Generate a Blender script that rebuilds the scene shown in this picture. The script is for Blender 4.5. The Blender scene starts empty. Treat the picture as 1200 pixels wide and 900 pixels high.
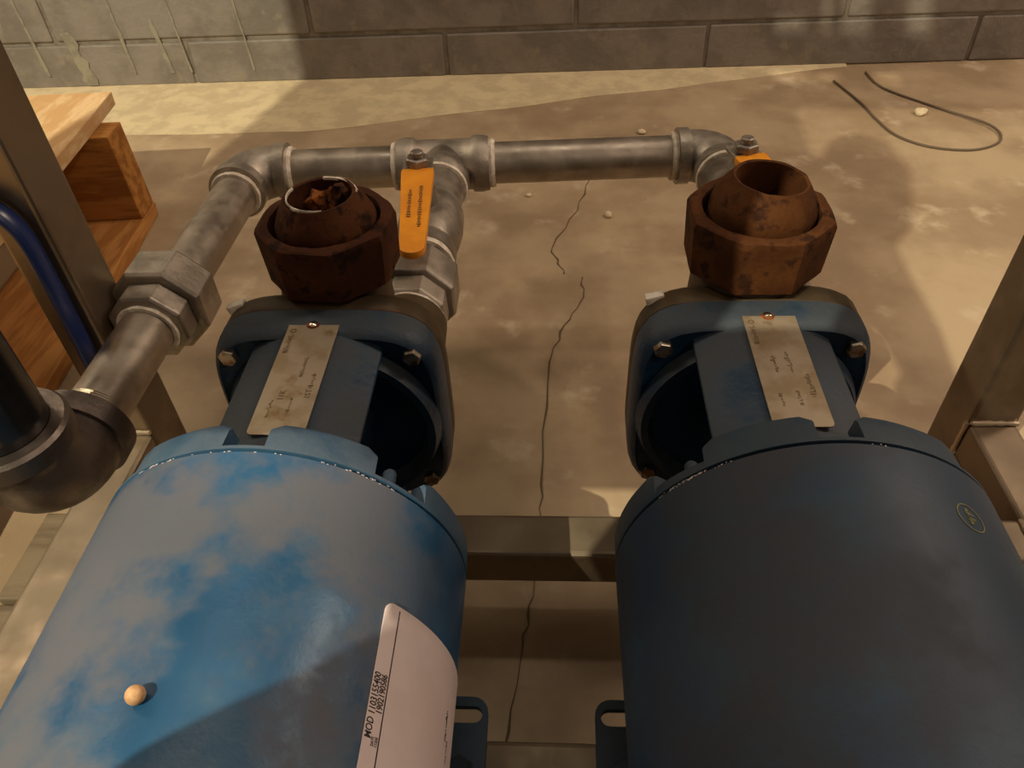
import bpy, bmesh, math, random
from mathutils import Vector, Matrix, noise
random.seed(7)
C = bpy.context.scene.collection
FL = 0.47                       # camera height above the floor; H below = depth under the camera

def P(x, y, h): return Vector((x, y, FL - h))

# ------------------------------------------------------------------ camera
cam = bpy.data.cameras.new('camera'); camo = bpy.data.objects.new('camera', cam); C.objects.link(camo)
cam.sensor_width = 36; cam.lens = 900.5/1200*36; cam.clip_start = .01
right = Vector((0.99851832, 0.04045666, -0.03639267)); down = Vector((0.00110517, -0.68371755, -0.72974591)); fwd = Vector((-0.05440539, 0.72862444, -0.68274921))
camo.matrix_world = Matrix(((right.x, -down.x, -fwd.x, 0), (right.y, -down.y, -fwd.y, 0), (right.z, -down.z, -fwd.z, FL), (0, 0, 0, 1)))
bpy.context.scene.camera = camo
# ------------------------------------------------------------------ light
sc = bpy.context.scene
sc.view_settings.view_transform = 'Standard'; sc.view_settings.look = 'None'
sc.view_settings.gamma = 1; sc.view_settings.use_curve_mapping = False
sc.view_settings.exposure = 0.0
w = bpy.data.worlds.new('world'); sc.world = w; w.use_nodes = True
w.node_tree.nodes['Background'].inputs[0].default_value = (1.0, .80, .56, 1)
w.node_tree.nodes['Background'].inputs[1].default_value = .17
LA = Vector((-.95, -1.0, 2.0))
def lamp(name, loc, target, size, power, col):
    l = bpy.data.lights.new(name, 'AREA'); l.shape = 'DISK'; l.size = size; l.energy = power; l.color = col
    o = bpy.data.objects.new(name, l); C.objects.link(o); o.location = loc
    o.rotation_euler = (Vector(target) - Vector(loc)).to_track_quat('-Z', 'Y').to_euler(); return o
lamp('work_lamp', LA, (0, .7, 0), .014, 62, (1, .92, .66))
lamp('side_lamp', (1.15, -.55, 1.75), (.1, .3, .2), .10, 7, (1, .78, .62))
lamp('far_fill_left', (-1.5, 1.05, 1.55), (0, .7, 0), .45, 8.5, (1, .84, .62))  # added soft fill from the far left, no known source
ct = lamp('highlight_strip', (.1, .95, 2.6), (.1, .75, 0), 1.0, 7, (1, .84, .66)); ct.data.shape = 'RECTANGLE'; ct.data.size = 1.4; ct.data.size_y = .12; ct.rotation_euler = (0, 0, 0)  # added overhead strip, there only to put highlights on the pipes
lamp('far_fill_right', (1.6, 1.05, 1.65), (.1, .7, 0), .45, 16, (1, .78, .58))  # added soft fill from the far right, no known source

# ------------------------------------------------------------------ materials
def mat(name, base=(.5, .5, .5), rough=.5, metal=0, c2=None, scale=20, detail=6, lo=.4, hi=.6, c3=None, s3=60, lo3=.55, hi3=.7,
        bump=.0, bscale=200, dust=None, dscale=9, dlo=.4, dhi=.6, stretch=(1, 1, 1), rough2=None, bdist=.001, dmax=1.0, dup=True, off=(0, 0, 0)):
    m = bpy.data.materials.new(name); m.use_nodes = True; nt = m.node_tree; N = nt.nodes; L = nt.links
    b = N['Principled BSDF']; b.inputs['Roughness'].default_value = rough; b.inputs['Metallic'].default_value = metal
    tc = N.new('ShaderNodeNewGeometry'); mp = N.new('ShaderNodeMapping'); mp.inputs['Scale'].default_value = stretch; mp.inputs['Location'].default_value = off
    L.new(tc.outputs['Position'], mp.inputs[0])
    def nz(sc_, d=6, ro=.6):
        n = N.new('ShaderNodeTexNoise'); n.inputs['Scale'].default_value = sc_; n.inputs['Detail'].default_value = d; n.inputs['Roughness'].default_value = ro
        L.new(mp.outputs[0], n.inputs['Vector']); return n.outputs[0]
    def ramp(src, lo_, hi_):
        r = N.new('ShaderNodeMapRange'); r.interpolation_type = 'SMOOTHSTEP'; r.inputs[1].default_value = lo_; r.inputs[2].default_value = hi_; L.new(src, r.inputs[0]); return r.outputs[0]
    def mix(fac, a, c):
        x = N.new('ShaderNodeMix'); x.data_type = 'RGBA'
        L.new(fac, x.inputs[0])
        for k, v in ((6, a), (7, c)):
            if isinstance(v, tuple): x.inputs[k].default_value = (*v, 1)
            else: L.new(v, x.inputs[k])
        return x.outputs[2]
    col = base
    if c2: col = mix(ramp(nz(scale, detail), lo, hi), col, c2)
    if c3: col = mix(ramp(nz(s3, 4), lo3, hi3), col, c3)
    if dust:
        f = ramp(nz(dscale, 8, .62), dlo, dhi)
        if dup:
            s = N.new('ShaderNodeSeparateXYZ'); L.new(tc.outputs['Normal'], s.inputs[0])
            up = ramp(s.outputs[2], .1, .9)
            mm = N.new('ShaderNodeMath'); mm.operation = 'MULTIPLY'; L.new(f, mm.inputs[0]); L.new(up, mm.inputs[1]); f = mm.outputs[0]
        m2 = N.new('ShaderNodeMath'); m2.operation = 'MULTIPLY'; L.new(f, m2.inputs[0]); m2.inputs[1].default_value = dmax
        f = m2.outputs[0]
        col = mix(f, col, dust)
        rr = N.new('ShaderNodeMapRange'); L.new(f, rr.inputs[0]); rr.inputs[3].default_value = rough; rr.inputs[4].default_value = .85
        L.new(rr.outputs[0], b.inputs['Roughness'])
        if metal:
            rm = N.new('ShaderNodeMapRange'); L.new(f, rm.inputs[0]); rm.inputs[3].default_value = metal; rm.inputs[4].default_value = 0; L.new(rm.outputs[0], b.inputs['Metallic'])
    elif rough2 is not None:
        rr = N.new('ShaderNodeMapRange'); L.new(nz(scale*1.7, 5), rr.inputs[0]); rr.inputs[1].default_value = .35; rr.inputs[2].default_value = .65
        rr.inputs[3].default_value = rough; rr.inputs[4].default_value = rough2; L.new(rr.outputs[0], b.inputs['Roughness'])
    if isinstance(col, tuple): b.inputs['Base Color'].default_value = (*col, 1)
    else: L.new(col, b.inputs['Base Color'])
    if bump:
        bp = N.new('ShaderNodeBump'); bp.inputs['Strength'].default_value = bump; bp.inputs['Distance'].default_value = bdist
        L.new(nz(bscale, 6), bp.inputs['Height']); L.new(bp.outputs[0], b.inputs['Normal'])
    return m
M = {}
M['motor_l'] = mat('blue_paint_dusty', (.012, .095, .215), .36, c2=(.008, .062, .15), scale=8, bump=.12, bscale=500, dust=(.125, .122, .145), dscale=12, dlo=.405, dhi=.55, off=(1.3, 0.2, 0), dmax=.9,
                   c3=(.05, .12, .20), s3=26, lo3=.5, hi3=.75)
M['motor_r'] = mat('blue_paint_dusty_shaded', (.009, .033, .072), .55, c2=(.016, .029, .055), scale=9, bump=.12, bscale=500, dust=(.040, .040, .048), dscale=9, dlo=.38, dhi=.6, dmax=.8,
                   c3=(.014, .048, .085), s3=24, lo3=.5, hi3=.72)  # dusty blue paint with the right motor's shade darkened into every tone
M['cast'] = mat('blue_cast_paint', (.005, .030, .068), .42, c2=(.003, .017, .042), scale=30, bump=.6, bscale=220, dust=(.060, .066, .072), dscale=30, dlo=.25, dhi=.55, dmax=.62)
M['bell'] = mat('blue_bell_paint', (.025, .085, .16), .5, c2=(.018, .065, .13), scale=20, bump=.3, bscale=350, dust=(.115, .135, .17), dscale=25, dlo=.3, dhi=.6, dmax=.55)
M['bell_r'] = mat('blue_bell_paint_shaded', (.012, .038, .070), .5, c2=(.010, .030, .056), scale=20, bump=.3, bscale=350, dust=(.045, .058, .070), dscale=25, dlo=.3, dhi=.6, dmax=.5)  # copy of the bell paint, darkened to carry the shade
M['rust'] = mat('rusty_iron', (.046, .012, .004), .8, c2=(.085, .026, .007), scale=45, c3=(.016, .005, .002), s3=90, lo3=.5, hi3=.65, bump=.5, bscale=420, bdist=.0008)
M['rust_r'] = mat('rusty_iron_orange', (.056, .017, .0038), .8, c2=(.095, .032, .007), scale=45, c3=(.030, .009, .003), s3=90, lo3=.5, hi3=.65, bump=.5, bscale=420, bdist=.0008)
M['flake'] = mat('rust_flake', (.33, .10, .02), .85, c2=(.10, .03, .01), scale=150)
M['tape'] = mat('thread_tape', (.78, .70, .60), .55, c2=(.55, .46, .36), scale=120, bump=.2)
M['steel'] = mat('stainless_pipe', (.46, .395, .335), .30, .9, c2=(.34, .29, .24), scale=28, stretch=(1, 1, 1), rough2=.55, bump=.08, bscale=300)
M['fitting'] = mat('cast_stainless', (.42, .365, .31), .36, .85, c2=(.26, .225, .19), scale=35, rough2=.58, bump=.25, bscale=500)
M['elbow_dark'] = mat('dark_cast_elbow', (.17, .135, .115), .34, .8, c2=(.10, .08, .07), scale=30, rough2=.5, bump=.25, bscale=300)
M['riser'] = mat('dark_riser_pipe', (.10, .095, .095), .22, .9, c2=(.06, .055, .05), scale=10)
M['bronze'] = mat('bare_casing', (.085, .055, .026), .5, .4, c2=(.05, .032, .015), scale=25, c3=(.10, .035, .01), s3=40, lo3=.55, hi3=.7, bump=.25, bscale=250)
M['frame'] = mat('frame_steel', (.25, .19, .135), .36, .8, c2=(.16, .12, .08), scale=12, stretch=(1, 1, 1), rough2=.5, bump=.06, dust=(.24, .185, .12), dscale=14, dlo=.3, dhi=.75, dmax=.75)
M['weld'] = mat('weld_bead', (.62, .50, .38), .3, .9, bump=.4)
M['plate'] = mat('nameplate_metal', (.46, .37, .27), .42, .55, c2=(.36, .27, .17), scale=45, c3=(.28, .17, .07), s3=70, lo3=.58, hi3=.75)
M['etch'] = mat('etched_text', (.17, .11, .06), .6, .2)
M['bolt'] = mat('bolt_steel', (.50, .42, .34), .3, .9, c2=(.22, .13, .07), scale=160)
M['bright'] = mat('bright_screw', (.85, .72, .58), .2, 1)
M['orange'] = mat('orange_vinyl', (.86, .33, .015), .42, c2=(.76, .27, .015), scale=40, bump=.1)
M['ink'] = mat('lever_ink', (.36, .17, .03), .6)
M['bluevinyl'] = mat('navy_vinyl', (.012, .025, .10), .3)
M['label'] = mat('label_paper', (.80, .66, .66), .4, c2=(.72, .57, .56), scale=14)
M['black'] = mat('black_print', (.02, .016, .02), .5)
M['yellow'] = mat('yellow_print', (.22, .21, .07), .5)
M['floor'] = mat('concrete_floor', (.42, .31, .195), .62, c2=(.29, .20, .12), scale=6, detail=11, lo=.38, hi=.62, c3=(.47, .365, .25), s3=16, lo3=.56, hi3=.72, bump=.25, bscale=60, bdist=.002)
M['pale_tan'] = mat('pale_tan_band', (.62, .50, .31), .9, c2=(.50, .40, .25), scale=25, bump=.5, bscale=120, bdist=.002)
M['block'] = mat('painted_block', (.27, .235, .205), .6, c2=(.20, .175, .15), scale=14, detail=8, c3=(.28, .24, .19), s3=35, lo3=.56, hi3=.7, bump=.55, bscale=70, bdist=.003)
M['mortar'] = mat('mortar', (.27, .235, .19), .85, c2=(.19, .16, .13), scale=40, bump=.4, bscale=200)
M['streak'] = mat('white_paint_drip', (.32, .29, .22), .7, c2=(.24, .215, .17), scale=60)
M['crack'] = mat('crack_dark', (.13, .09, .055), .9)
M['wood'] = mat('pallet_wood', (.50, .235, .07), .7, c2=(.36, .15, .04), scale=10, stretch=(9, 1.2, 9), bump=.35, bscale=60)
M['woodx'] = mat('stringer_wood', (.45, .20, .05), .7, c2=(.28, .11, .025), scale=10, stretch=(1.2, 9, 9), bump=.35, bscale=60)
M['woodtop'] = mat('pallet_top_wood', (.68, .47, .26), .75, c2=(.55, .33, .15), scale=16, stretch=(4, 1.2, 4), bump=.5, bscale=60)
M['board'] = mat('weathered_board', (.21, .155, .095), .7, c2=(.13, .09, .055), scale=9, stretch=(1, 6, 6), bump=.3, bscale=60)
M['crumb'] = mat('pale_crumb', (.62, .50, .33), .8, bump=.5)
M['cable_shadow'] = mat('brown_cable_shadow', (.13, .09, .055), .6)
M['blocker'] = mat('grey_shadow_blocker', (.3, .3, .3), .5, .3)
M['bead'] = mat('tan_bead', (.72, .42, .22), .6, c2=(.55, .30, .14), scale=200)
M['hole'] = mat('dark_bore', (.02, .012, .008), .8)

# ------------------------------------------------------------------ mesh helpers
def link(name, bm, m, parent=None, smooth=False, bevel=0, seg=2, ang=35):
    me = bpy.data.meshes.new(name); bmesh.ops.recalc_face_normals(bm, faces=bm.faces[:]); bm.to_mesh(me); bm.free()
    me.materials.append(M[m] if isinstance(m, str) else m)
    o = bpy.data.objects.new(name, me); C.objects.link(o); o.parent = parent
    if parent is not None and parent.type == 'EMPTY': o.location = -parent.location
    if smooth:
        for p in me.polygons: p.use_smooth = True
        try: me.set_sharp_from_angle(angle=math.radians(ang))
        except Exception: pass
    if bevel:
        b = o.modifiers.new('bevel', 'BEVEL'); b.width = bevel; b.segments = seg; b.limit_method = 'ANGLE'; b.angle_limit = math.radians(40)
    return o
def tag(o, label, cat, group=None):
    o['label'] = label; o['category'] = cat
    if group: o['group'] = group
    return o
def thing(name, label, cat, loc, group=None):
    o = bpy.data.objects.new(name, None); C.objects.link(o); o.location = loc; o.empty_display_size = .02
    return tag(o, label, cat, group)
def struct(o): o['kind'] = 'structure'; return o
def dull(k):
    for q in k: M[q].node_tree.nodes['Principled BSDF'].inputs['Specular IOR Level'].default_value = .18
dull(('rust', 'rust_r', 'flake', 'wood', 'woodx', 'woodtop', 'crack', 'hole'))
def lab(o, s): o['label'] = s; return o
def frame(axis):
    a = Vector(axis).normalized(); u = a.orthogonal().normalized()
    if abs(a.x) < .01 and abs(a.z) < .01: u = Vector((0, 0, 1))
    elif abs(a.x) < .01 and abs(a.y) < .01: u = Vector((0, -1, 0))
    else: u = (Vector((0, 0, 1)) - a*a.z).normalized()
    return a, u, a.cross(u)
def lathe(bm, o, axis, prof, n=32, rot=0, cap=(True, True)):
    """rings of n vertices; prof = [(t along axis, radius)]"""
    a, u, v = frame(axis); rings = []
    for t, r in prof:
        rings.append([bm.verts.new(o + a*t + (u*math.cos(2*math.pi*(k+rot)/n) + v*math.sin(2*math.pi*(k+rot)/n))*r) for k in range(n)])
    for A, B in zip(rings, rings[1:]):
        for k in range(n): bm.faces.new((A[k], A[(k+1) % n], B[(k+1) % n], B[k]))
    if cap[0]: bm.faces.new(rings[0])
    if cap[1]: bm.faces.new(rings[-1])
    return rings
def ringtube(bm, o, axis, prof, n=32, rot=0):
    """closed profile revolved"""
    a, u, v = frame(axis); rings = []
    for t, r in prof:
        rings.append([bm.verts.new(o + a*t + (u*math.cos(2*math.pi*(k+rot)/n) + v*math.sin(2*math.pi*(k+rot)/n))*r) for k in range(n)])
    for i in range(len(rings)):
        A, B = rings[i], rings[(i+1) % len(rings)]
        for k in range(n): bm.faces.new((A[k], A[(k+1) % n], B[(k+1) % n], B[k]))
def box(bm, x0, x1, y0, y1, z0, z1):
    v = [bm.verts.new((x, y, z)) for x in (x0, x1) for y in (y0, y1) for z in (z0, z1)]
    for f in ((0, 1, 3, 2), (4, 6, 7, 5), (0, 4, 5, 1), (2, 3, 7, 6), (0, 2, 6, 4), (1, 5, 7, 3)): bm.faces.new([v[i] for i in f])
    return v
def tube(bm, pts, rad, n=12, close=False):
    rs = rad if isinstance(rad, (list, tuple)) else [rad]*len(pts)
    prev = None; rings = []; u = None
    for i, p in enumerate(pts):
        p = Vector(p); a = (Vector(pts[min(i+1, len(pts)-1)]) - Vector(pts[max(i-1, 0)])).normalized()
        u = (u - a*u.dot(a)).normalized() if u is not None else a.orthogonal().normalized()
        v = a.cross(u); rings.append([bm.verts.new(p + (u*math.cos(2*math.pi*k/n) + v*math.sin(2*math.pi*k/n))*rs[i]) for k in range(n)])
    for A, B in zip(rings, rings[1:]):
        for k in range(n): bm.faces.new((A[k], A[(k+1) % n], B[(k+1) % n], B[k]))
    bm.faces.new(rings[0]); bm.faces.new(rings[-1])
def plate2d(outer, holes, thick, place, bevel=0):
    """flat plate from outlines; place(u,v,w)->Vector"""
    cu = bpy.data.curves.new('plate', 'CURVE'); cu.dimensions = '2D'; cu.fill_mode = 'BOTH'; cu.extrude = thick/2
    for pts in [outer] + list(holes):
        s = cu.splines.new('POLY'); s.points.add(len(pts)-1); s.use_cyclic_u = True
        for q, (a, b) in zip(s.points, pts): q.co = (a, b, 0, 1)
    return curve_bm(cu, place)
def curve_bm(cu, place):
    o = bpy.data.objects.new('tmp', cu); C.objects.link(o)
    dg = bpy.context.evaluated_depsgraph_get(); me = bpy.data.meshes.new_from_object(o.evaluated_get(dg))
    bm = bmesh.new(); bm.from_mesh(me); bmesh.ops.remove_doubles(bm, verts=bm.verts[:], dist=1e-6)
    for v in bm.verts: v.co = place(v.co.x, v.co.y, v.co.z)
    bpy.data.objects.remove(o); bpy.data.meshes.remove(me); return bm
def text_bm(s, size, place, align='LEFT', thick=.00005, bold=0.0):
    cu = bpy.data.curves.new('text', 'FONT'); cu.body = s; cu.size = size; cu.align_x = align; cu.extrude = thick; cu.offset = bold; cu.resolution_u = 3
    return curve_bm(cu, place)
def worn_bm(length, height, place, seed=0):
    """worn-away writing that cannot be read: uneven short strokes along a line, no characters"""
    rg = random.Random(seed + int(length*1e5)); bm = bmesh.new(); u = 0
    while u < length:
        w_ = rg.uniform(.00022, .00055); a = rg.uniform(0, .35)*height; b = rg.uniform(.55, 1)*height; sl = rg.uniform(-.0004, .0004)
        if rg.random() < .3: b = a + .25*height; w_ *= 2.2
        vs = [bm.verts.new(place(x, y, z)) for z in (-.00005, .00005) for x, y in ((u, a), (u+w_, a), (u+w_+sl, b), (u+sl, b))]
        for f in ((0, 1, 2, 3), (4, 5, 6, 7), (0, 1, 5, 4), (1, 2, 6, 5), (2, 3, 7, 6), (3, 0, 4, 7)): bm.faces.new([vs[i] for i in f])
        u += w_ + rg.uniform(.0002, .0008)
    return bm
def rrect(x0, x1, y0, y1, r, n=5):
    pts = []
    for cx, cy, a0 in ((x1-r, y1-r, 0), (x0+r, y1-r, 90), (x0+r, y0+r, 180), (x1-r, y0+r, 270)):
        for k in range(n+1):
            a = math.radians(a0 + 90*k/n); pts.append((cx + r*math.cos(a), cy + r*math.sin(a)))
    return pts
def stadium(cx, cy, hl, r, n=8):
    return [(cx + hl + r*math.cos(a), cy + r*math.sin(a)) for a in [math.radians(-90 + 180*k/n) for k in range(n+1)]] + \
           [(cx - hl + r*math.cos(a), cy + r*math.sin(a)) for a in [math.radians(90 + 180*k/n) for k in range(n+1)]]
PI = math.pi
rl0_ = math.radians

# ------------------------------------------------------------------ setting: floor, wall
bm = bmesh.new(); box(bm, -2.2, 2.2, -1.6, 1.45, -.05, 0); struct(link('floor', bm, 'floor'))
floor = bpy.data.objects['floor']
def strip(bm, pts, ws, z):
    pv = None
    for i, (x, y) in enumerate(pts):
        a = Vector(pts[min(i+1, len(pts)-1)]) - Vector(pts[max(i-1, 0)]); a.normalize(); nrm = Vector((-a.y, a.x))*ws[i]/2
        cur = [bm.verts.new((x+nrm.x, y+nrm.y, z)), bm.verts.new((x-nrm.x, y-nrm.y, z)), bm.verts.new((x-nrm.x*.8, y-nrm.y*.8, z-.0012)), bm.verts.new((x+nrm.x*.8, y+nrm.y*.8, z-.0012))]
        if pv:
            for k in range(4): bm.faces.new((pv[k], pv[(k+1) % 4], cur[(k+1) % 4], cur[k]))
        else: bm.faces.new(cur)
        pv = cur
    bm.faces.new(pv)
def jag(a, b, n, amp):
    out = []
    for k in range(n+1):
        t = k/n; p = Vector(a).lerp(Vector(b), t); out.append((p.x + random.uniform(-amp, amp)*(0 < k < n), p.y))
    return out
cr = []
keys = [(.045, .875), (.028, .80), (-.002, .72), (.004, .69), (.012, .665)]
for a, b in zip(keys, keys[1:]): cr += jag(a, b, 4, .003)[:-1]
bm = bmesh.new(); strip(bm, cr, [random.choice((.0005, .0009, .0016)) for _ in cr], .0007)
o = link('crack', bm, 'crack', floor)
keys = [(.030, .665), (.030, .63), (.010, .585), (-.004, .53), (-.010, .385), (-.012, .33), (-.014, .287), (-.020, .25), (-.030, .18), (-.032, .12)]
cr = []
for a, b in zip(keys, keys[1:]): cr += jag(a, b, 5, .0022)[:-1]
bm = bmesh.new(); strip(bm, cr, [random.choice((.0005, .0010, .0018)) for _ in cr], .0007)
link('crack', bm, 'crack', floor)
# pale tan band along the wall, narrowing to the right
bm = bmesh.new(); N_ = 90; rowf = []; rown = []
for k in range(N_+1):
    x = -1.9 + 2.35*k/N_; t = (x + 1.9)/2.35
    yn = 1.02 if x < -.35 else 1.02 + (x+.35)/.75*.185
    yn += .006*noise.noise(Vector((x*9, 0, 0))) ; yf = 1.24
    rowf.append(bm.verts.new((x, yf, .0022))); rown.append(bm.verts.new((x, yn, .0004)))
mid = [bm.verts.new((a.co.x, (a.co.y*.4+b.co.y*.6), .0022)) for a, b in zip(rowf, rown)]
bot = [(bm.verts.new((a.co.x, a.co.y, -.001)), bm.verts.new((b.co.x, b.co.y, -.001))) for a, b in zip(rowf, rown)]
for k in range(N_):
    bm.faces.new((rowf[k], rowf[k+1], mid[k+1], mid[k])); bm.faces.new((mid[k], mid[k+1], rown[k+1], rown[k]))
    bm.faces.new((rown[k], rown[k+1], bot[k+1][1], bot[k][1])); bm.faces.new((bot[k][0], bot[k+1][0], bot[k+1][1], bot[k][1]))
o = link('pale_band', bm, 'pale_tan', floor); o['kind'] = 'stuff'; o['label'] = 'pale tan band along the foot of the wall'

# wall of concrete blocks
WY = 1.213; wang = math.atan2(.0204, .80)
def WP(x, y, z): return Vector((x*math.cos(wang) - y*math.sin(wang), 1.2135 + x*math.sin(wang) + y*math.cos(wang), z))
def wbox(bm, x0, x1, y0, y1, z0, z1, jit=0):
    v = box(bm, x0, x1, y0, y1, z0, z1)
    for q in v:
        q.co += Vector((random.uniform(-jit, jit), random.uniform(-jit, jit)*.6, random.uniform(-jit, jit))); q.co = WP(*q.co)
bm = bmesh.new(); wbox(bm, -2.1, 2.1, .0035, .16, 0, 1.47)
wall = struct(link('wall_back', bm, 'mortar'))
zc = [(-.02, .0655), (.0715, .2615), (.2675, .4575), (.4635, .6535), (.6595, .8495), (.8555, 1.0455), (1.0515, 1.2415), (1.2475, 1.46)]
for r, (z0, z1) in enumerate(zc):
    off = -.165 if r % 2 == 0 else .035
    for k in range(-5, 6):
        x0 = off + k*.4; x1 = x0 + .394
        if x0 < -2.1 or x1 > 2.1: continue
        bm = bmesh.new(); wbox(bm, x0, x1, 0, .12, max(z0, .0005), z1, .0012)
        link('concrete_block', bm, 'block', wall, bevel=.0028, seg=2)
# white paint runs on the wall
def wallmark(x, z0, z1, wd, lean=0):
    bm = bmesh.new(); n = 9; pv = None
    for k in range(n+1):
        t = k/n; z = z0 + (z1-z0)*t; ww = wd*(.5 + .7*random.random())*(1-.35*t); xx = x + lean*t + random.uniform(-.1, .1)*wd
        c = [bm.verts.new(WP(xx-ww/2, -.0016, z)), bm.verts.new(WP(xx+ww/2, -.0016, z)), bm.verts.new(WP(xx+ww/2, .003, z)), bm.verts.new(WP(xx-ww/2, .003, z))]
        if pv:
            for q in range(4): bm.faces.new((pv[q], pv[(q+1) % 4], c[(q+1) % 4], c[q]))
        else: bm.faces.new(c)
        pv = c
    bm.faces.new(pv); return link('paint_drip', bm, 'streak', wall)
wallmark(-.735, .004, .085, .022, -.012)
for x, z1, wd in ((-.80, .20, .006), (-.66, .20, .006), (-.57, .17, .004), (-.60, .10, .009), (-.47, .18, .004)): wallmark(x, .02, z1, wd, -.01)
struct(wall)

# ------------------------------------------------------------------ skid frame (square tube)
TOP = FL - .385; BOT = FL - .415
fr = thing('skid_frame', 'brown-grey square-tube steel frame carrying both blue pumps, with two upright posts', 'frame', (0, .2, 0))
def tubebeam(name, x0, x1, y0, y1, z0, z1, l=None):
    bm = bmesh.new(); box(bm, x0, x1, y0, y1, z0, z1); o = link(name, bm, 'frame', fr, bevel=.003, seg=3)
    if l: lab(o, l)
    return o
tubebeam('cross_beam', -.281, .279, .263, .293, BOT, TOP)
tubebeam('cross_beam', -.281, .279, .125, .1555, BOT, TOP)
tubebeam('side_rail', -.312, -.2815, -.42, .3595, BOT, TOP)
tubebeam('side_rail', .2795, .311, -.42, .372, BOT, TOP)
tubebeam('upright_post', -.3125, -.282, .360, .397, .012, 1.15)
tubebeam('upright_post', .2795, .3125, .3725, .409, .012, 1.15)
for x, y in ((-.297, -.40), (.295, -.40), (-.297, .378), (.296, .39)):
    bm = bmesh.new(); box(bm, x-.022, x+.022, y-.022, y+.022, 0, .012 if y > 0 else BOT); link('foot', bm, 'frame', fr, bevel=.002)
def weld(pts):
    bm = bmesh.new(); pp = []
    for a, b in zip(pts, pts[1:]):
        for k in range(8): pp.append(Vector(a).lerp(Vector(b), k/8))
    pp.append(Vector(pts[-1])); tube(bm, pp, [.0018 + random.uniform(-.0004, .0006) for _ in pp], 8); link('weld_bead', bm, 'weld', fr, smooth=True)
weld([(.281, .3715, TOP+.001), (.311, .3715, TOP+.001)]); weld([(-.311, .3595, TOP+.001), (-.283, .3595, TOP+.001)])
weld([(.2795, .3735, BOT), (.2795, .3735, TOP)])
weld([(-.281, .264, TOP), (-.281, .292, TOP)]); weld([(.279, .264, TOP), (.279, .292, TOP)])

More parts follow.
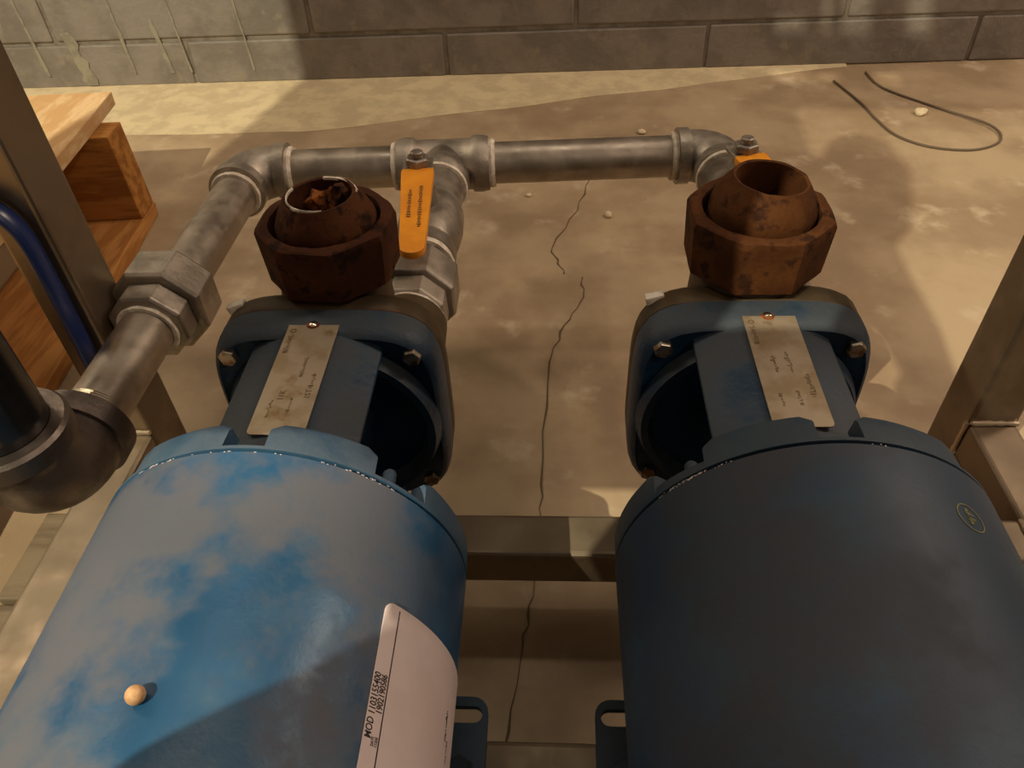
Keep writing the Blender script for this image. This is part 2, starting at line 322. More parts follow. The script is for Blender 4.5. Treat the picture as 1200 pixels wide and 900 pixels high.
# ------------------------------------------------------------------ pumps
MR = .0825; MH = .304
def pump(cx, side, matshell, matbell, rust, label):
    dy = 0 if cx < 0 else .006
    A = P(cx, dy, MH); az = A.z; MA = A.copy()
    root = thing('water_pump', label, 'pump', (cx, .15, TOP))
    Y = Vector((0, 1, 0))
    # motor shell
    bm = bmesh.new()
    lathe(bm, A, Y, [(-.055, MR-.001), (-.05, MR), (.1975, MR), (.1985, MR-.0012)], 96); sh = link('motor_shell', bm, matshell, root, smooth=True)
    bm = bmesh.new(); lathe(bm, A, Y, [(-.105, .03), (-.10, .055), (-.085, .074), (-.06, MR), (-.0555, MR)], 64); link('rear_end_bell', bm, matbell, root, smooth=True)
    # front end bell with raised tabs
    bm = bmesh.new(); lathe(bm, A, Y, [(.1990, MR-.0011), (.1994, MR-.0001), (.2010, MR-.0001), (.2010, .052)], 96); eb = link('front_end_bell', bm, matbell, root, smooth=True)
    tabs = [(6, 37.5), (56, 128), (142.5, 174), (-174, -142.5), (-128, -56), (-37.5, -6)]
    for a0, a1 in tabs:
        bm = bmesh.new(); n = max(8, int((a1-a0)/3)); secs = []
        for k in range(n+1):
            a = math.radians(a0 + (a1-a0)*k/n)
            d = Vector((math.sin(a), 0, math.cos(a)))
            e = 0 if 0 < k < n else .0025
            secs.append([bm.verts.new(A + d*r + Vector((0, y, 0))) for r, y in ((MR-.0001, .2008), (MR-.0006, .2125-e), (MR-.0022, .2148-e), (.073, .2150-e), (.073, .2008))])
        for S, T in zip(secs, secs[1:]):
            for q in range(5): bm.faces.new((S[q], S[(q+1) % 5], T[(q+1) % 5], T[q]))
        bm.faces.new(secs[0]); bm.faces.new(secs[-1]); link('bell_tab', bm, matbell, eb, smooth=True, ang=50)
    for a in (47, 133, -133, -47):
        ar = math.radians(a); d = Vector((math.sin(ar), 0, math.cos(ar)))
        bm = bmesh.new(); lathe(bm, A + d*.0705, Y, [(.2006, .0062), (.206, .0062), (.2075, .0045)], 20)
        lathe(bm, A + d*.0705, Y, [(.2060, .0032), (.2155, .003), (.2170, .0018)], 16); link('bell_bolt', bm, matbell, eb, smooth=True)
    # adapter : yoke hub, bridges, flange
    motor_cx = cx; cx = cx + (.0035 if cx < 0 else -.0085); A = P(cx, dy, MH-.002); az = A.z; fy = dy + .002
    def arcshell(name, a0, a1, r0, r1, y0, y1, m, r0b=None, r1b=None, parent=root):
        bm = bmesh.new(); n = max(6, int((a1-a0)/5)); secs = []
        r0b = r0 if r0b is None else r0b; r1b = r1 if r1b is None else r1b
        for k in range(n+1):
            a = math.radians(a0 + (a1-a0)*k/n); d = Vector((math.sin(a), 0, math.cos(a)))
            secs.append([bm.verts.new(A + d*r + Vector((0, y, 0))) for r, y in ((r0, y0), (r1, y0), (r1b, y1), (r0b, y1))])
        for S, T in zip(secs, secs[1:]):
            for q in range(4): bm.faces.new((S[q], S[(q+1) % 4], T[(q+1) % 4], T[q]))
        bm.faces.new(secs[0]); bm.faces.new(secs[-1])
        return link(name, bm, m, parent, smooth=True, bevel=.0012, ang=40)
    arcshell('bridge', -33, 33, .048, .0625, .1985, .2955, 'cast')
    arcshell('bridge', 147, 213, .048, .0625, .1985, .2955, 'cast')
    bm = bmesh.new(); ringtube(bm, A, Y, [(.1985, .0725), (.206, .0725), (.206, .045), (.1985, .045)], 64); link('adapter_register', bm, 'cast', root, smooth=True)
    bm = bmesh.new(); lathe(bm, A, Y, [(.19, .012), (.27, .012), (.272, .02), (.296, .022)], 32); link('pump_shaft', bm, 'cast', root, smooth=True)
    # flange outline
    def outl(s=1, n=72):
        out = []
        for k in range(n):
            t = 2*PI*k/n; c, q = math.cos(t), math.sin(t); p = 4.6
            r = (abs(c/.0605)**p + abs(q/.0640)**p)**(-1/p)
            out.append((cx + r*c*s, az + r*q*s))
        return out
    def loft(bm, secs):
        rings = [[bm.verts.new((x, y + fy, z)) for x, z in outl(s)] for y, s in secs]
        for R0, R1 in zip(rings, rings[1:]):
            for k in range(len(R0)): bm.faces.new((R0[k], R0[(k+1) % len(R0)], R1[(k+1) % len(R1)], R1[k]))
        bm.faces.new(rings[0]); bm.faces.new(rings[-1])
    bm = bmesh.new(); loft(bm, [(.2905, .90), (.2890, .935), (.2905, .965), (.2945, .99), (.2985, 1.0), (.3075, 1.0)])
    link('adapter_flange', bm, 'cast', root, smooth=True, ang=60)
    bm = bmesh.new(); ringtube(bm, A, Y, [(.284, .0515), (.284, .0555), (.2915, .058), (.2915, .049)], 72); link('flange_rib', bm, 'cast', root, smooth=True, ang=30)
    for sx in (-1, 1):
        for sz in (-1, 1):
            bm = bmesh.new(); o_ = Vector((cx + sx*.0475, fy, az + sz*.0475))
            lathe(bm, o_, Y, [(.2874, .0046), (.2886, .0052), (.2910, .0052)], 6, .3*sx)
            b = link('flange_bolt', bm, 'bolt', root, bevel=.0004)
    # casing (bare metal)
    bm = bmesh.new(); loft(bm, [(.3078, .985), (.3085, .997), (.320, .995), (.3235, .97), (.3245, .93)])
    link('casing_cover', bm, 'bronze', root, smooth=True, ang=50)
    bm = bmesh.new(); lathe(bm, A, Y, [(.3243, .046), (.350, .044), (.362, .040), (.368, .030)], 64); link('casing_body', bm, 'bronze', root, smooth=True)
    nx = -.0905 if cx < 0 else .134
    bm = bmesh.new(); lathe(bm, P(nx, 0, .30), Y, [(.318, .0275), (.345, .0265), (.352, .0245), (.3755, .0235), (.3765, .0225)], 40)
    link('suction_nozzle', bm, 'bronze', root, smooth=True)
    # small white mark on nozzle and paint dab on casing corner
    if cx < 0:
        bm = bmesh.new(); a0 = math.radians(10); pts = []
        for yy, aa in ((.357, 5), (.357, 24), (.3615, 24), (.3615, 5)):
            a = math.radians(aa); pts.append(P(nx + .0247*math.sin(a), yy, .30 - .0247*math.cos(a)))
        top = [bm.verts.new(q) for q in pts]; bm.faces.new(top)
        r = bmesh.ops.extrude_face_region(bm, geom=bm.faces[:]); bmesh.ops.translate(bm, vec=(-.0002, 0, -.0014), verts=[v for v in r['geom'] if isinstance(v, bmesh.types.BMVert)])
        lab(link('paint_mark', bm, 'tape', root), 'small white paint mark on the suction nozzle')
    bm = bmesh.new(); qx = cx-.050; qz = az+.0585
    v = box(bm, qx-.005, qx+.005, .3170+fy, .3225+fy, qz-.004, qz+.0008); bmesh.ops.rotate(bm, cent=(qx, .32, qz), matrix=Matrix.Rotation(rl0_(-16), 3, 'Y'), verts=bm.verts[:])
    lab(link('casing_lug', bm, 'tape', root, bevel=.0006), 'pale painted lug at the upper left corner of the casing')
    # discharge boss
    UY = .345
    bm = bmesh.new(); lathe(bm, P(-.1205 if cx < 0 else .1035, UY, .27), Vector((0, 0, 1)), [(0, .031), (.024, .030), (.030, .0285), (.0345, .028)], 48); link('discharge_boss', bm, 'bronze', root, smooth=True)
    # nameplate
    px = cx - .0008 if cx < 0 else cx + .0030
    ph = FL - .2388; sk = -.0005 if cx < 0 else .0005
    def pl(u, v, w_): return Vector((px + v, .2225 + dy + u, ph + w_))           # u along the plate, v across
    out = rrect(0, .0795, -.0128, .0128, .0022)
    bm = plate2d(out, [], .0007, lambda a, b, c: pl(a, b, c)); npo = link('nameplate', bm, 'plate', root); lab(npo, 'dull tan metal nameplate with worn etched writing')
    bm = bmesh.new(); lathe(bm, pl(.0755, -.0005, 0), Vector((0, 0, 1)), [(0, .0024), (.001, .0022), (.0017, .0010)], 18); link('drive_screw', bm, 'bright', npo, smooth=True)
    bm = bmesh.new(); ringtube(bm, pl(.0755, -.0005, .0003), Vector((0, 0, 1)), [(0, .0024), (.0003, .0024), (.0003, .0034), (0, .0034)], 20); link('screw_stain', bm, 'flake', npo)
    rd = (lambda a, b, c: pl(a, -b, c))
    def pworn(length, height, u, v): link('worn_etching', worn_bm(length, height, lambda a, bb, c: Vector((px + v - bb, .2225 + dy + u + a, ph + .00045 + c))), 'etch', npo)
    def ptxt(s, size, u, v, nm='etched_text'):
        b = text_bm(s, size, lambda a, bb, c: Vector((px + v - bb, .2225 + dy + u + a, ph + .00045 + c)), bold=.00002); link(nm, b, 'etch', npo)
    pworn(.0130, .0036, .054, -.0078)
    bm = bmesh.new(); ringtube(bm, pl(.0705, -.0094, .0004), Vector((0, 0, 1)), [(0, .0008), (.0001, .0008), (.0001, .0017), (0, .0017)], 16); link('etched_emblem', bm, 'etch', npo)
    if cx < 0:
        ptxt('1ST', .0040, .022, .0100); pworn(.0100, .0030, .029, .0100); ptxt('11K', .0040, .021, -.0020); pworn(.0130, .0022, .037, .0035); pworn(.0100, .0020, .013, .0028); pworn(.0110, .0020, .010, -.0060)
    else:
        pworn(.0140, .0028, .034, .0035); pworn(.0120, .0030, .034, -.0030); pworn(.0150, .0032, .018, .0100); pworn(.0090, .0022, .013, .0030); pworn(.0080, .0022, .012, -.0050)
    # motor foot
    cx = motor_cx
    feet_top = TOP
    for sx in (-1, 1):
        xo = cx + sx*.0905; xi = cx + sx*.045
        x0, x1 = min(xo, xi), max(xo, xi)
        hole = stadium(cx + sx*.078, .1655, .0055, .0042)
        bm = plate2d(rrect(x0, x1, .085, .1745, .008), [hole], .004, lambda a, b, c: Vector((a, b, TOP + .0025 + c)))
        ft = link('motor_foot', bm, matbell, root)
        bm = bmesh.new(); a = [(sx*.055, .0045), (sx*.066, .0045), (sx*.062, MR*.55), (sx*.05, .045)]
        f0 = [bm.verts.new((cx + u, .09, TOP + v)) for u, v in a]; f1 = [bm.verts.new((cx + u, .150, TOP + v)) for u, v in a]
        bm.faces.new(f0); bm.faces.new(f1)
        for k in range(4): bm.faces.new((f0[k], f0[(k+1) % 4], f1[(k+1) % 4], f1[k]))
        link('foot_web', bm, matbell, ft)
        bm = bmesh.new(); lathe(bm, Vector((cx + sx*.078, .138, TOP+.0045)), Vector((0, 0, 1)), [(0, .008), (.0015, .008), (.0016, .006), (.006, .006)], 6); link('foot_bolt', bm, 'bell_r', ft, bevel=.0006)
    return root, sh, MA
pumpL, shellL, AL = pump(-.123, -1, 'motor_l', 'bell', 'rust', 'blue pump with dusty bright motor bearing the white printed label, on the left')
pumpR, shellR, AR = pump(.111, 1, 'motor_r', 'bell_r', 'rust_r', 'dusty blue pump, colours darkened for shade, with no white label on its motor, on the right')

# label on left motor: sheet wrapped on the shell
def cylmap(A, r): return lambda u, v, w_: A + Vector((math.sin(v), 0, math.cos(v)))*(r + w_) + Vector((0, u, 0))
LR = MR + .00035
def wrap_sheet(A, y0, y1, a0, a1, r, m, parent, name, th=.0004, corner=.004, na=24, ny=16):
    bm = bmesh.new(); g = []
    for i in range(na+1):
        a = a0 + (a1-a0)*((i/na)**2.2); dd = (a-a0)*MR; ins = 0
        if dd < corner: ins = corner - math.sqrt(max(0, corner**2 - (corner-dd)**2))
        g.append([bm.verts.new(cylmap(A, r)(y0 + (y1-ins-y0)*j/ny, a, 0)) for j in range(ny+1)])
    for i in range(na):
        for j in range(ny): bm.faces.new((g[i][j], g[i+1][j], g[i+1][j+1], g[i][j+1]))
    o = link(name, bm, m, parent, smooth=True); s = o.modifiers.new('solid', 'SOLIDIFY'); s.thickness = th; s.offset = 0; return o
rl = lambda d: math.radians(d)
lbl = wrap_sheet(AL, .02, .1495, rl(48.2), rl(108), LR, 'label', shellL, 'rating_label'); lab(lbl, 'white printed rating label wrapped around the motor side')
def onlabel(bm, name='label_print'): return link(name, bm, 'black', shellL)
def ltext(s, size, y, deg, bold=.00004, sx=.74):
    return text_bm(s, size, lambda u, v, w_: cylmap(AL, LR + .0003)(y + u*sx, rl(deg) - v/MR, w_), bold=bold)
def lworn(length, height, y, deg): return worn_bm(length, height, lambda u, v, w_: cylmap(AL, LR + .0003)(y + u, rl(deg) - v/MR, w_))
for nm, b in (('label_code', ltext('MOD 1103155400', .0039, .1005, 50.35)), ('label_code', ltext('1902190586', .0037, .1090, 52.35)), ('label_code', ltext('DATE', .0016, .0985, 51.35, .00001)), ('label_code', ltext('CODE', .0016, .0985, 52.45, .00001)),
              ('label_smudge', lworn(.0090, .0016, .0925, 72)), ('label_smudge', lworn(.0120, .0026, .117, 83)), ('label_smudge', lworn(.0080, .0018, .110, 85)), ('label_smudge', lworn(.0090, .0026, .092, 80)), ('label_smudge', ltext('/', .007, .104, 82))):
    onlabel(b, nm)
bm = bmesh.new()
for j in range(16):
    pass
y0_, y1_ = .02, .1478
vv = []
for a in (52.75, 53.05): vv.append([bm.verts.new(cylmap(AL, LR+.00035)(y0_ + (y1_-y0_)*j/8, rl(a), 0)) for j in range(9)])
for j in range(8): bm.faces.new((vv[0][j], vv[1][j], vv[1][j+1], vv[0][j+1]))
o = onlabel(bm, 'label_border'); s = o.modifiers.new('solid', 'SOLIDIFY'); s.thickness = .0002

for shl, A_, m_, dy_ in ((shellL, AL, 'label', 0), (shellR, AR, 'label', 0)):   # tiny pale specks along the seam
    bm = bmesh.new()
    for k in range(46):
        a = rl(random.choice((random.uniform(-34, 40), random.uniform(-34, -20), random.uniform(20, 44)))); 
        if shl is shellR and not (-50 < math.degrees(a) < -30 or 5 < math.degrees(a) < 14): a = rl(random.gauss(-44, 4))
        y = .1972 + random.uniform(-.0002, .0008); l_ = random.uniform(.0003, .0012)/MR; h_ = random.uniform(.00015, .0004)
        q = [cylmap(A_, MR + .0001)(y+b_*h_, a+c_*l_, d_) for d_ in (0, .0001) for c_, b_ in ((0, 0), (1, 0), (1, 1), (0, 1))]
        vs = [bm.verts.new(p_) for p_ in q]
        for f in ((0, 1, 2, 3), (4, 5, 6, 7), (0, 1, 5, 4), (1, 2, 6, 5), (2, 3, 7, 6), (3, 0, 4, 7)): bm.faces.new([vs[i] for i in f])
    o = link('seam_specks', bm, m_, shl); o['kind'] = 'stuff'
# certification ring mark on right motor
c0y, c0a = .1705, rl(29)
def rmap(u, v, w_): return cylmap(AR, MR + .0002)(c0y + u, c0a + v/MR, w_)
bm = bmesh.new()
pts = [(0.0062*math.cos(2*PI*k/40), 0.0062*math.sin(2*PI*k/40)) for k in range(40)]; pin = [(a*.93, b*.93) for a, b in pts]
bm.free(); bm = plate2d(pts, [pin], .0001, rmap); link('emblem_ring', bm, 'yellow', shellR)
bm = worn_bm(.0060, .0050, lambda u, v, w_: rmap(u - .0030, v - .0025, w_), 5); link('emblem_stroke', bm, 'yellow', shellR)

# small tan bead on the left motor
bm = bmesh.new(); bmesh.ops.create_icosphere(bm, subdivisions=3, radius=.0030, matrix=Matrix.Translation(AL + Vector((math.sin(rl(-.6))*(MR+.0026), .0985, math.cos(rl(-.6))*(MR+.0026)))))
tag(link('seed', bm, 'bead', smooth=True), 'small round tan seed resting on top of the left blue motor', 'seed')

# ------------------------------------------------------------------ rusty octagonal unions
def rusty_union(cx, rot, m, label, debris, tilt, hole_off, zb, th):
    UY = .346; z0 = FL - zb; root = thing('pipe_union', label, 'union', (cx, UY, z0), 'rusty octagonal unions on the pump outlets')
    Zv = Vector((0, 0, 1)); O = Vector((cx, UY, z0))
    bm = bmesh.new(); a, u, v = frame(Zv); n = 48
    def octr(k, R):
        t = 2*PI*k/n; s = PI/4; tt = ((t - rot*PI/180) % s) - s/2
        return R*math.cos(s/2)/math.cos(tt)
    secs = []
    for z, R, rd in ((-.002, .0285, 1), (.000, .031, .7), (.003, .036, .0), (.0295, .0375, 0), (.0322, .0366, .35), (.0330, .0346, .8), (.0330, .0302, 1), (.028, .0290, 1), (.012, .0290, 1)):
        ring = []
        for k in range(n):
            t = 2*PI*k/n; r = octr(k, R)*(1-rd) + R*.965*rd
            ring.append(bm.verts.new(O + Vector((math.cos(t)*r, math.sin(t)*r, z)) ))
        secs.append(ring)
    for R0, R1 in zip(secs, secs[1:]):
        for k in range(n): bm.faces.new((R0[k], R0[(k+1) % n], R1[(k+1) % n], R1[k]))
    bm.faces.new(secs[0]); bm.faces.new(secs[-1])
    for q in bm.verts: q.co += Vector((noise.noise(q.co*130), noise.noise(q.co*130+Vector((9, 0, 0))), noise.noise(q.co*150)))*.0005
    link('union_nut', bm, m, root, smooth=True, ang=22)
    bm = bmesh.new(); lathe(bm, O, Zv, [(.0122, .0289), (.024, .0268), (th-.0165, .0268), (th-.0130, .0262), (th-.0065, .0230), (th-.0015, .0196), (th, .0186), (th-.0005, .0172), (th-.008, .0170), (.0135, .0168)], 56)
    for q in bm.verts: q.co += Vector((noise.noise(q.co*170), noise.noise(q.co*170+Vector((9, 0, 0))), noise.noise(q.co*170)))*.0004
    bmesh.ops.rotate(bm, cent=O + Zv*.03, matrix=Matrix.Rotation(tilt, 3, 'Y'), verts=bm.verts[:]); bmesh.ops.translate(bm, vec=Vector(hole_off), verts=bm.verts[:])
    tp = link('tailpiece', bm, m, root, smooth=True, ang=50)
    bm = bmesh.new(); lathe(bm, O + Vector(hole_off), Zv, [(.0137, .0160), (.0150, .0160)], 32); link('bore_bottom', bm, 'hole', tp)
    if debris:
        bm = bmesh.new(); k0 = 48; prev = None       # torn thread tape around the rim
        cx_ = O + Zv*(th-.001) + Vector(hole_off)
        for k in range(k0):
            t = 2*PI*k/k0
            t2 = 2*PI*(k+1)/k0
            f = noise.noise(Vector((math.cos(t)*2, math.sin(t)*2, 4)))
            amt = .0002 + .0022*max(0, math.cos(t-rl(50))) + .0022*f
            pts = []
            for tt in (t, t2):
                d = Vector((math.cos(tt), math.sin(tt), 0))
                pts.append([cx_ + d*.0169, cx_ + d*.0169 + Zv*.0013, cx_ + d*(.0174+amt*.5) + Zv*.0014, cx_ + d*(.0178+amt*.6) + Zv*.0002])
            if ((t - rl(95)) % (2*PI)) < rl(60) or ((t - rl(285)) % (2*PI)) < rl(50): continue
            v = [bm.verts.new(q) for q in pts[0]+pts[1]]
            for q in range(4): bm.faces.new((v[q], v[(q+1) % 4], v[4+(q+1) % 4], v[4+q]))
            bm.faces.new(v[:4]); bm.faces.new(v[4:])
        bmesh.ops.remove_doubles(bm, verts=bm.verts[:], dist=1e-6)
        link('thread_tape', bm, 'tape', tp)
        for k in range(14):
            t = random.uniform(rl(20), rl(150)); r = random.uniform(.005, .0135)
            bm = bmesh.new(); bmesh.ops.create_icosphere(bm, subdivisions=2, radius=random.uniform(.002, .005))
            for q in bm.verts: q.co = Vector((q.co.x*1.3, q.co.y, q.co.z*1.2)) + q.co*.9*noise.noise(q.co*330 + Vector((k, 0, 0)))
            bmesh.ops.translate(bm, vec=O + Vector((math.cos(t)*r, math.sin(t)*r + .003, random.uniform(.022, .042))), verts=bm.verts[:])
            link('rust_flake', bm, 'flake' if k % 3 else 'rust', tp, smooth=False)
    return root
rusty_union(-.1190, 17, 'rust', 'dark rusty octagonal union with white tape scraps and flakes in its mouth', True, rl(-3), (.0, .001, 0), .2385, .0455)
rusty_union(.1035, 23, 'rust_r', 'orange-brown rusty octagonal union with a clean empty round mouth', False, rl(5), (.0015, .0025, 0), .2355, .0480)

# ------------------------------------------------------------------ stainless manifold
PR = .0167; MY = .583
LX = -.257; VX = -.0905; RX = .134
man = thing('pipe_manifold', 'grey stainless pipe run linking the intakes behind both pumps', 'pipework', (0, MY, FL-.30))
Xv, Yv, Zv = Vector((1, 0, 0)), Vector((0, 1, 0)), Vector((0, 0, 1))
def mY(x): return .5775 + (x + .257)/.391*.019
def H3(x, y, h=.30): return P(x, y, h)
mdir = Vector((.391, .019, 0)).normalized()
def pipe(p0, p1, r=PR, name='pipe', m='steel', n=40, parent=man, l=None):
    bm = bmesh.new(); L_ = (p1-p0).length; lathe(bm, p0, p1-p0, [(0, r), (L_, r)], n); o = link(name, bm, m, parent, smooth=True)
    if l: lab(o, l)
    return o
def tapering(p, axis, r=PR, w_=.005, R=None, parent=man):
    bm = bmesh.new(); ringtube(bm, p, axis, [(0, r*.98), (0, r+.0022), (w_*.5, r+.0030), (w_, r+.0018), (w_, r*.98)], 40)
    for q in bm.verts: q.co += Vector((1, 1, 1))*.0003*noise.noise(q.co*260)
    return lab(link('thread_seal', bm, 'tape', parent, smooth=True), 'whitish sealing ring at a pipe joint')
def bent(p, d0, d1, r0, rend, R, m, parent, name='pipe_elbow', collar=.010, bandr=.003):
    """elbow at corner p from arm d0 to arm d1; R = centre to face"""
    bm = bmesh.new(); pts = []; rs = []
    cen = p + (d0 + d1)*R*.72
    pts.append(p + d0*R); rs.append(rend)
    pts.append(p + d0*(R*.72+.0005)); rs.append(rend)
    pts.append(p + d0*(R*.72-.0005)); rs.append(r0)
    for k in range(1, 12):
        a = PI/2*k/12
        pts.append(cen - d1*R*.72*math.cos(a) - d0*R*.72*math.sin(a)); rs.append(r0 + .0008*math.sin(2*a))
    pts.append(p + d1*(R*.72-.0005)); rs.append(r0)
    pts.append(p + d1*(R*.72+.0005)); rs.append(rend)
    pts.append(p + d1*R); rs.append(rend)
    tube(bm, pts, rs, 40)
    return link(name, bm, m, parent, smooth=True, ang=60)
# elbows far left, far right
EL = H3(LX+.004, mY(LX)); ER = H3(RX, mY(RX))
bent(EL, mdir, -Yv, .0205, .0225, .034, 'fitting', man)
bent(ER, -mdir, -Yv, .0205, .0225, .034, 'fitting', man)
T0 = H3(VX, mY(VX))
bm = bmesh.new()
lathe(bm, T0 - mdir*.037, mdir, [(0, .0215), (.006, .0228), (.013, .0225), (.0145, .0205), (.0595, .0205), (.061, .0225), (.068, .0228), (.074, .0215)], 40)
lathe(bm, T0, -Yv, [(0, .0200), (.021, .0205), (.0225, .0225), (.031, .0228), (.036, .0215)], 40)
link('pipe_tee', bm, 'fitting', man, smooth=True, ang=60)
pipe(EL + mdir*.030, T0 - mdir*.034); pipe(T0 + mdir*.034, ER - mdir*.030)
tapering(EL + mdir*.034, mdir); tapering(T0 - mdir*.042, mdir); tapering(T0 + mdir*.037, mdir); tapering(ER - mdir*.039, mdir)
tapering(EL - Yv*.039, Yv); tapering(T0 - Yv*.0405, Yv, r=.0195, w_=.0045); tapering(ER - Yv*.0395, Yv, r=.0195)
# long left pipe with union and dark elbow
LE = H3(LX-.003, .2405)
pipe(H3(LX+.001, .402), EL - Yv*.030)
pipe(H3(LX-.002, .275), H3(LX, .40))
def union(x, y, big, small, yb0, yb1, ys0, ys1, tw=0, parent=man):
    o = thing_part('union_fitting', parent)
    return o
def uni(x, y0, R1, R2, rot=.5, nb=8, ns=8):
    """small collar y0..y0+.016, big nut behind it"""
    bm = bmesh.new(); lathe(bm, H3(x, y0), Yv, [(-.001, PR+.002), (0, R2*.93), (.0015, R2), (.0165, R2), (.0175, R2*.9)], ns, rot*.9); a = link('union_collar', bm, 'fitting', man, bevel=.0008)
    bm = bmesh.new(); ringtube(bm, H3(x, y0), Yv, [(.0165, R2*.93), (.0165, R1*.94), (.019, R1), (.044, R1*1.0), (.0475, R1*.90), (.0475, PR)], nb, rot); b = link('union_nut', bm, 'fitting', man, bevel=.0008)
    bm = bmesh.new(); lathe(bm, H3(x, y0), Yv, [(.0474, .0215), (.054, .021), (.056, PR)], 32); link('union_end', bm, 'fitting', man, smooth=True)
uni(LX-.0005, .371, .0325, .0255, .5)
tapering(H3(LX, .3675), Yv, w_=.003)
bent(LE, Yv, Zv, .0248, .0272, .046, 'elbow_dark', man)
lab(man.children[-1], 'dark grey cast elbow at the near end of the left pipe')
bm = bmesh.new()   # exposed thread
ringtube(bm, LE, Yv, sum([[(.0455 + i*.0016, PR+.0012), (.0463 + i*.0016, PR+.0002)] for i in range(8)], []) + [(.0595, PR*.9), (.0455, PR*.9)], 40)
link('pipe_thread', bm, 'weld', man, smooth=True)
bm = bmesh.new(); ringtube(bm, LE + Zv*.0345, Zv, [(0, .0260), (.001, .0292), (.010, .0292), (.0120, .0275), (.0120, .0215), (0, .0215)], 56); link('elbow_rim', bm, 'elbow_dark', man, smooth=True)
bm = bmesh.new(); lathe(bm, LE + Zv*.030, Zv, [(0, .0211), (.75, .0211)], 48); o = lab(link('riser_pipe', bm, 'riser', man, smooth=True), 'shiny black riser pipe standing in the near elbow')
# intake branches
def branch(x):
    tapering(H3(x, .3763), Yv, r=.0195, w_=.0040)
    pipe(H3(x, .374), H3(x, .445))
    uni(x, .381, .0285, .0235, .5)
    tapering(H3(x, .4385), Yv, r=.0195, w_=.0055)
branch(VX); branch(RX)
def valve(x, ymax, label, hy=.486, turn=5.0):
    root = thing('ball_valve', label, 'valve', (x, .49, FL-.30), None)
    bm = bmesh.new(); lathe(bm, H3(x, 0), Yv, [(.4436, .0205), (.4445, .0222), (.456, .0222), (.458, .0205), (.468, .0225), (.485, .0240), (.502, .0235), (.514, .0205), (.516, .0195), (ymax-.001, .0195), (ymax, .0190)], 40)
    link('valve_body', bm, 'fitting', root, smooth=True, ang=50)
    S = P(x-.003, hy, .278)
    bm = bmesh.new(); lathe(bm, S, Zv, [(-.004, .011), (.012, .0105), (.014, .009), (.026, .008)], 24); link('stem_collar', bm, 'fitting', root, smooth=True)
    bm = bmesh.new(); lathe(bm, S, Zv, [(.0293, .0075), (.030, .0086), (.0345, .0086), (.0355, .0075)], 6); lathe(bm, S, Zv, [(.0354, .0045), (.039, .0045), (.0395, .0035)], 20); link('stem_nut', bm, 'fitting', root, bevel=.0006)
    # lever : root steel + vinyl cover
    az_ = rl(turn)
    def lv(u, v, w_):  # u along the lever toward the camera
        du = Vector((math.sin(az_), -math.cos(az_), 0)); dv = Vector((math.cos(az_), math.sin(az_), 0))
        return S + Zv*(.0278) + du*u + dv*v + Zv*w_
    bm = plate2d([(-.011, -.010), (.012, -.010), (.012, .010), (-.011, .010)], [], .0028, lv); link('lever_root', bm, 'fitting', root, bevel=.0006)
    out = [(.006, -.0105), (.010, -.0112), (.05, -.0095), (.094, -.0080)] + [(.097+.0075*math.cos(a), .0078*math.sin(a)) for a in [rl(-75 + 150*k/8) for k in range(9)]] + [(.094, .0080), (.05, .0095), (.010, .0112), (.006, .0105)]
    bm = plate2d(out, [], .0050, lambda u, v, w_: lv(u, v, w_ - .0003 - .06*max(0, u-.01)*(1 if u < .03 else .6))); h = lab(link('lever_handle', bm, 'orange', root, bevel=.0010), 'flat orange vinyl-covered lever')
    if x < 0:
        for vv_, u0, u1 in ((.0035, .030, .078), (-.0035, .034, .066)):
            bm = bmesh.new(); u = u0
            while u < u1:
                L_ = random.uniform(.001, .0032); hgt = random.uniform(.0006, .0012)
                q = [lv(u, vv_-hgt, .0022), lv(u+L_*.6, vv_-hgt, .0022), lv(u+L_*.6, vv_+hgt, .0022), lv(u, vv_+hgt, .0022)]
                q = [p_ + Zv*(.0006 - .06*(u-.01)*(1 if u < .03 else .6)) for p_ in q]
                vs = [bm.verts.new(p_) for p_ in q] + [bm.verts.new(p_ - Zv*.0008) for p_ in q]
                for f in ((0, 1, 2, 3), (4, 5, 6, 7), (0, 1, 5, 4), (1, 2, 6, 5), (2, 3, 7, 6), (3, 0, 4, 7)): bm.faces.new([vs[i] for i in f])
                u += L_
            link('worn_print', bm, 'ink', h)
    return root
valve(VX, T0.y-.0405, 'ball valve whose whole orange lever shows, between the left rusty union and the manifold tee')
valve(RX, ER.y-.0395, 'ball valve at the right manifold corner, its orange lever mostly hidden by the rusty union', .499, 14.5)

# ------------------------------------------------------------------ blue handle on the left post
bm = bmesh.new(); pts = []
ctrl = [(-.345, .3525, .196), (-.315, .3525, .197), (-.302, .3525, .2010), (-.2945, .3525, .2090), (-.2905, .3525, .222), (-.2900, .3525, .25), (-.2905, .3525, .285), (-.2915, .3525, .313)]
for i in range(len(ctrl)-1):
    p0, p1, p2, p3 = [Vector(ctrl[max(0, min(len(ctrl)-1, j))]) for j in (i-1, i, i+1, i+2)]
    for k in range(6):
        t = k/6; pts.append(P(*(0.5*((2*p1) + (p2-p0)*t + (2*p0-5*p1+4*p2-p3)*t*t + (3*p1-p0-3*p2+p3)*t**3))))
pts.append(P(*ctrl[-1])); tube(bm, pts, .0036, 14)
for v in bm.verts: v.co.y = .3525 + (v.co.y-.3525)*1.9
tag(link('handle', bm, 'bluevinyl', smooth=True, ang=50), 'navy vinyl-covered bent handle lying against the left steel post', 'handle')

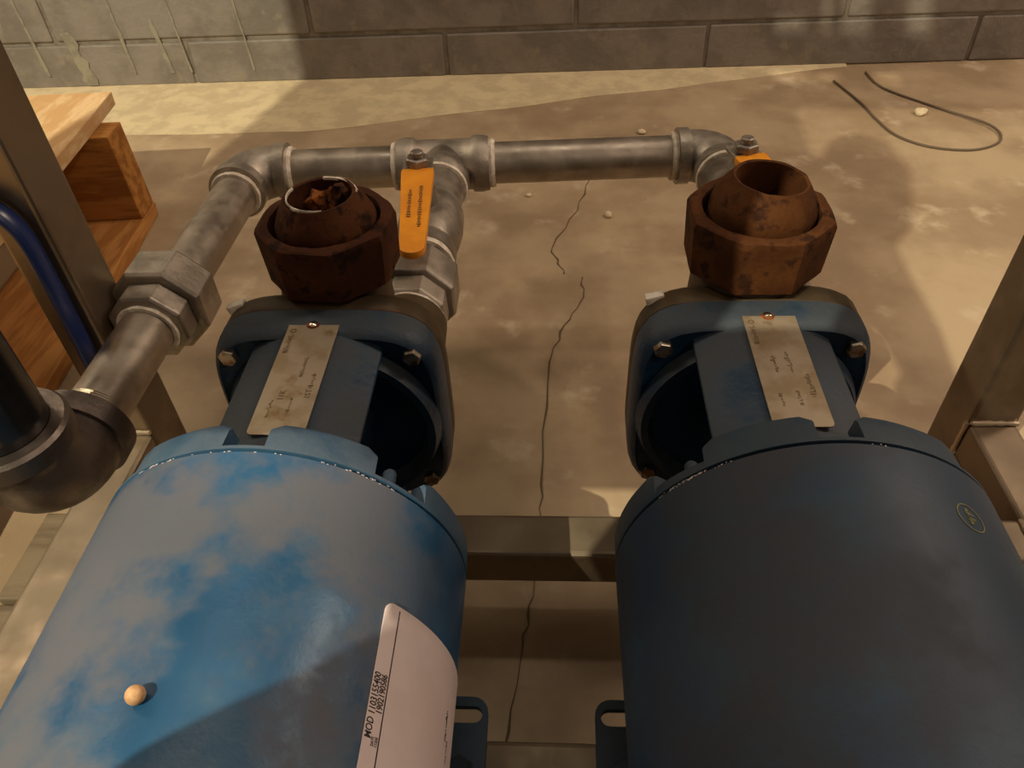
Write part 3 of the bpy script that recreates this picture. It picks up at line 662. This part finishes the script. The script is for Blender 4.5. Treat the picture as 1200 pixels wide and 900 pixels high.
# ------------------------------------------------------------------ pallet
pal = thing('pallet', 'orange-brown wooden pallet on the floor by the left post', 'pallet', (-.8, .5, 0))
pa = rl(-3.5)
def PP(x, y, z):   # local pallet coords : origin at far right corner (-.492,.843)
    return Vector((-.503 + x*math.cos(pa) - y*math.sin(pa), .846 + x*math.sin(pa) + y*math.cos(pa), z))
pa = rl(4.5)
def pbox(name, x0, x1, y0, y1, z0, z1, m, jit=.0012, l=None):
    bm = bmesh.new(); nx, ny = 2, 10
    if x1-x0 > y1-y0: nx, ny = 10, 2
    g = {}
    def V(i, j, k):
        if (i, j, k) not in g:
            x = x0 + (x1-x0)*i/nx; y = y0 + (y1-y0)*j/ny; z = (z0, z1)[k]
            g[(i, j, k)] = bm.verts.new(PP(x + random.uniform(-jit, jit), y + random.uniform(-jit, jit), z + (random.uniform(-jit, jit)*.4 if k else 0)))
        return g[(i, j, k)]
    for k in (0, 1):
        for i in range(nx):
            for j in range(ny): bm.faces.new((V(i, j, k), V(i+1, j, k), V(i+1, j+1, k), V(i, j+1, k)))
    for i in range(nx):
        for j in (0, ny): bm.faces.new((V(i, j, 0), V(i+1, j, 0), V(i+1, j, 1), V(i, j, 1)))
    for j in range(ny):
        for i in (0, nx): bm.faces.new((V(i, j, 0), V(i, j+1, 0), V(i, j+1, 1), V(i, j, 1)))
    o = link(name, bm, m, pal, bevel=.0012)
    return o
z3, z2, z1 = .133, .117, .017
for k, (xa, xb) in enumerate(((-.118, 0), (-.262, -.134), (-.40, -.278), (-.56, -.42))):
    pbox('top_board', xa, xb, -.84, .0, z2+.0003, z3, 'woodtop')
for ya, yb in ((-.085, -.045), (-.50, -.46), (-.84, -.80)):
    pbox('stringer', -.56, .020, ya, yb, z1+.0003, z2, 'woodx')
for xa, xb in ((-.085, .022), (-.35, -.23), (-.56, -.45)):
    pbox('bottom_board', xa, xb, -.85, -.045, .0004, z1, 'wood')

# weathered boards lying between pallet and frame
for k in range(4):
    y1 = .345 - k*.078; x0 = -.388 + random.uniform(-.004, .004)
    if k == 0: x0 = -.385
    bm = bmesh.new(); box(bm, x0-.0, -.3235, y1-.074, y1, 0, .012)
    lbs = ['weathered brown board on the floor left of the frame, farthest of four', 'weathered brown board left of the frame, second from the far end', 'weathered brown board left of the frame, third from the far end', 'weathered brown board left of the frame, nearest to the camera']
    tag(link('floor_board', bm, 'board', bevel=.0015), lbs[k], 'board', 'weathered boards beside the frame')

# ------------------------------------------------------------------ cable shadow lines and crumbs on the floor
def smooth_path(ctrl, n=6):
    out = []
    for i in range(len(ctrl)-1):
        p0, p1, p2, p3 = [Vector(ctrl[max(0, min(len(ctrl)-1, j))]) for j in (i-1, i, i+1, i+2)]
        for k in range(n):
            t = k/n; out.append(0.5*((2*p1) + (p2-p0)*t + (2*p0-5*p1+4*p2-p3)*t*t + (3*p1-p0-3*p2+p3)*t**3))
    out.append(Vector(ctrl[-1])); return out
z = .0016
bm = bmesh.new(); tube(bm, smooth_path([(.415, 1.16, z), (.432, 1.08, z), (.437, 1.03, z), (.448, .978, z), (.480, .944, z), (.530, .934, z), (.572, .958, z), (.575, 1.0, z+.002), (.530, 1.06, z), (.478, 1.13, z), (.470, 1.19, z)]), .0016, 8)  # thin dark tube laid flat to draw a cable's cast shadow
tag(link('cable_shadow', bm, 'cable_shadow', smooth=True), 'thin brown loop on the floor by the wall, drawn as a cable shadow', 'cable_shadow')
def crumb(x, y, r, label, k):
    bm = bmesh.new(); bmesh.ops.create_icosphere(bm, subdivisions=2, radius=r)
    for v in bm.verts: v.co *= 1 + .5*noise.noise(v.co*120 + Vector((k, 0, 0))); v.co.z *= .6
    bmesh.ops.translate(bm, vec=(x, y, r*.5), verts=bm.verts[:]); tag(link('crumb', bm, 'crumb'), label, 'debris')
crumb(.5010, 1.043, .0085, 'pale crumb of mortar lying inside the shadow loop', 1)
crumb(.062, .785, .0050, 'pale crumb on open floor between the pumps and manifold', 2)
crumb(.118, 1.00, .0050, 'pale crumb on the shaded floor beyond the manifold', 3)
crumb(-.030, .835, .0035, 'tiny pale crumb just in front of the manifold tee', 4)

# ------------------------------------------------------------------ behind the camera: added sheet shaped to cast shadows, on two legs
gp = thing('shadow_panel', 'added grey shadow-casting sheet with cut-outs, standing unseen behind the camera', 'blocker', (0, -.1, 0))
outer = [(-.724, .75), (-.46, .75), (-.46, .70), (-.262, .70), (-.258, .634), (-.2445, .594), (-.2457, .572), (-.2575, .542), (-.275, .40), (.05, .40), (.05, .70), (-.12, .72), (-.169, .80),
         (-.2041, .864), (-.2477, .931), (-.262, .956), (-.262, .98), (-.2886, 1.045), (-.3118, 1.0786), (-.3374, 1.0929), (-.3494, 1.0854), (-.3455, 1.0598), (-.3561, 1.0712), (-.389, 1.1292),
         (-.3676, 1.1306), (-.2677, 1.125), (.55, 1.125), (.55, 1.75), (-.724, 1.75)]
holes = [[(-.246, .862), (-.238, .862), (-.203, .812), (-.196, .768), (-.236, .768)],
         [(-.4342, 1.2208), (-.414, 1.2203), (-.4116, 1.2094), (-.4321, 1.2098)], [(-.4074, 1.235), (-.4019, 1.235), (-.3972, 1.2091), (-.4028, 1.2092)],
         [(-.3959, 1.235), (-.3785, 1.235), (-.3729, 1.2075), (-.3908, 1.2079)], [(-.3587, 1.235), (-.3439, 1.235), (-.3372, 1.2067), (-.3525, 1.207)],
         [(-.4265, 1.1855), (-.405, 1.1845), (-.3917, 1.1646), (-.415, 1.1657)], [(-.4014, 1.1819), (-.3865, 1.1812), (-.3748, 1.165), (-.3880, 1.1658)],
         [(-.3642, 1.1801), (-.3484, 1.1794), (-.3338, 1.1549), (-.3515, 1.1557)]]  # slots cut to let light patches fall on wall and floor
bm = plate2d(outer, holes, .004, lambda a, b, c: Vector((a, -.1 + c, b))); link('shadow_panel_sheet', bm, 'blocker', gp)
for x in (-.70, .53):
    bm = bmesh.new(); box(bm, x-.015, x+.015, -.133, -.103, 0, 1.75); link('shadow_panel_leg', bm, 'blocker', gp)

bm = bmesh.new(); box(bm, -.20, .33, -.097, .0, .600, .606); box(bm, -.20, .33, -.50, -.103, .600, .606); link('shade_shelf', bm, 'blocker', gp)  # added overhead to shade the floor near the camera
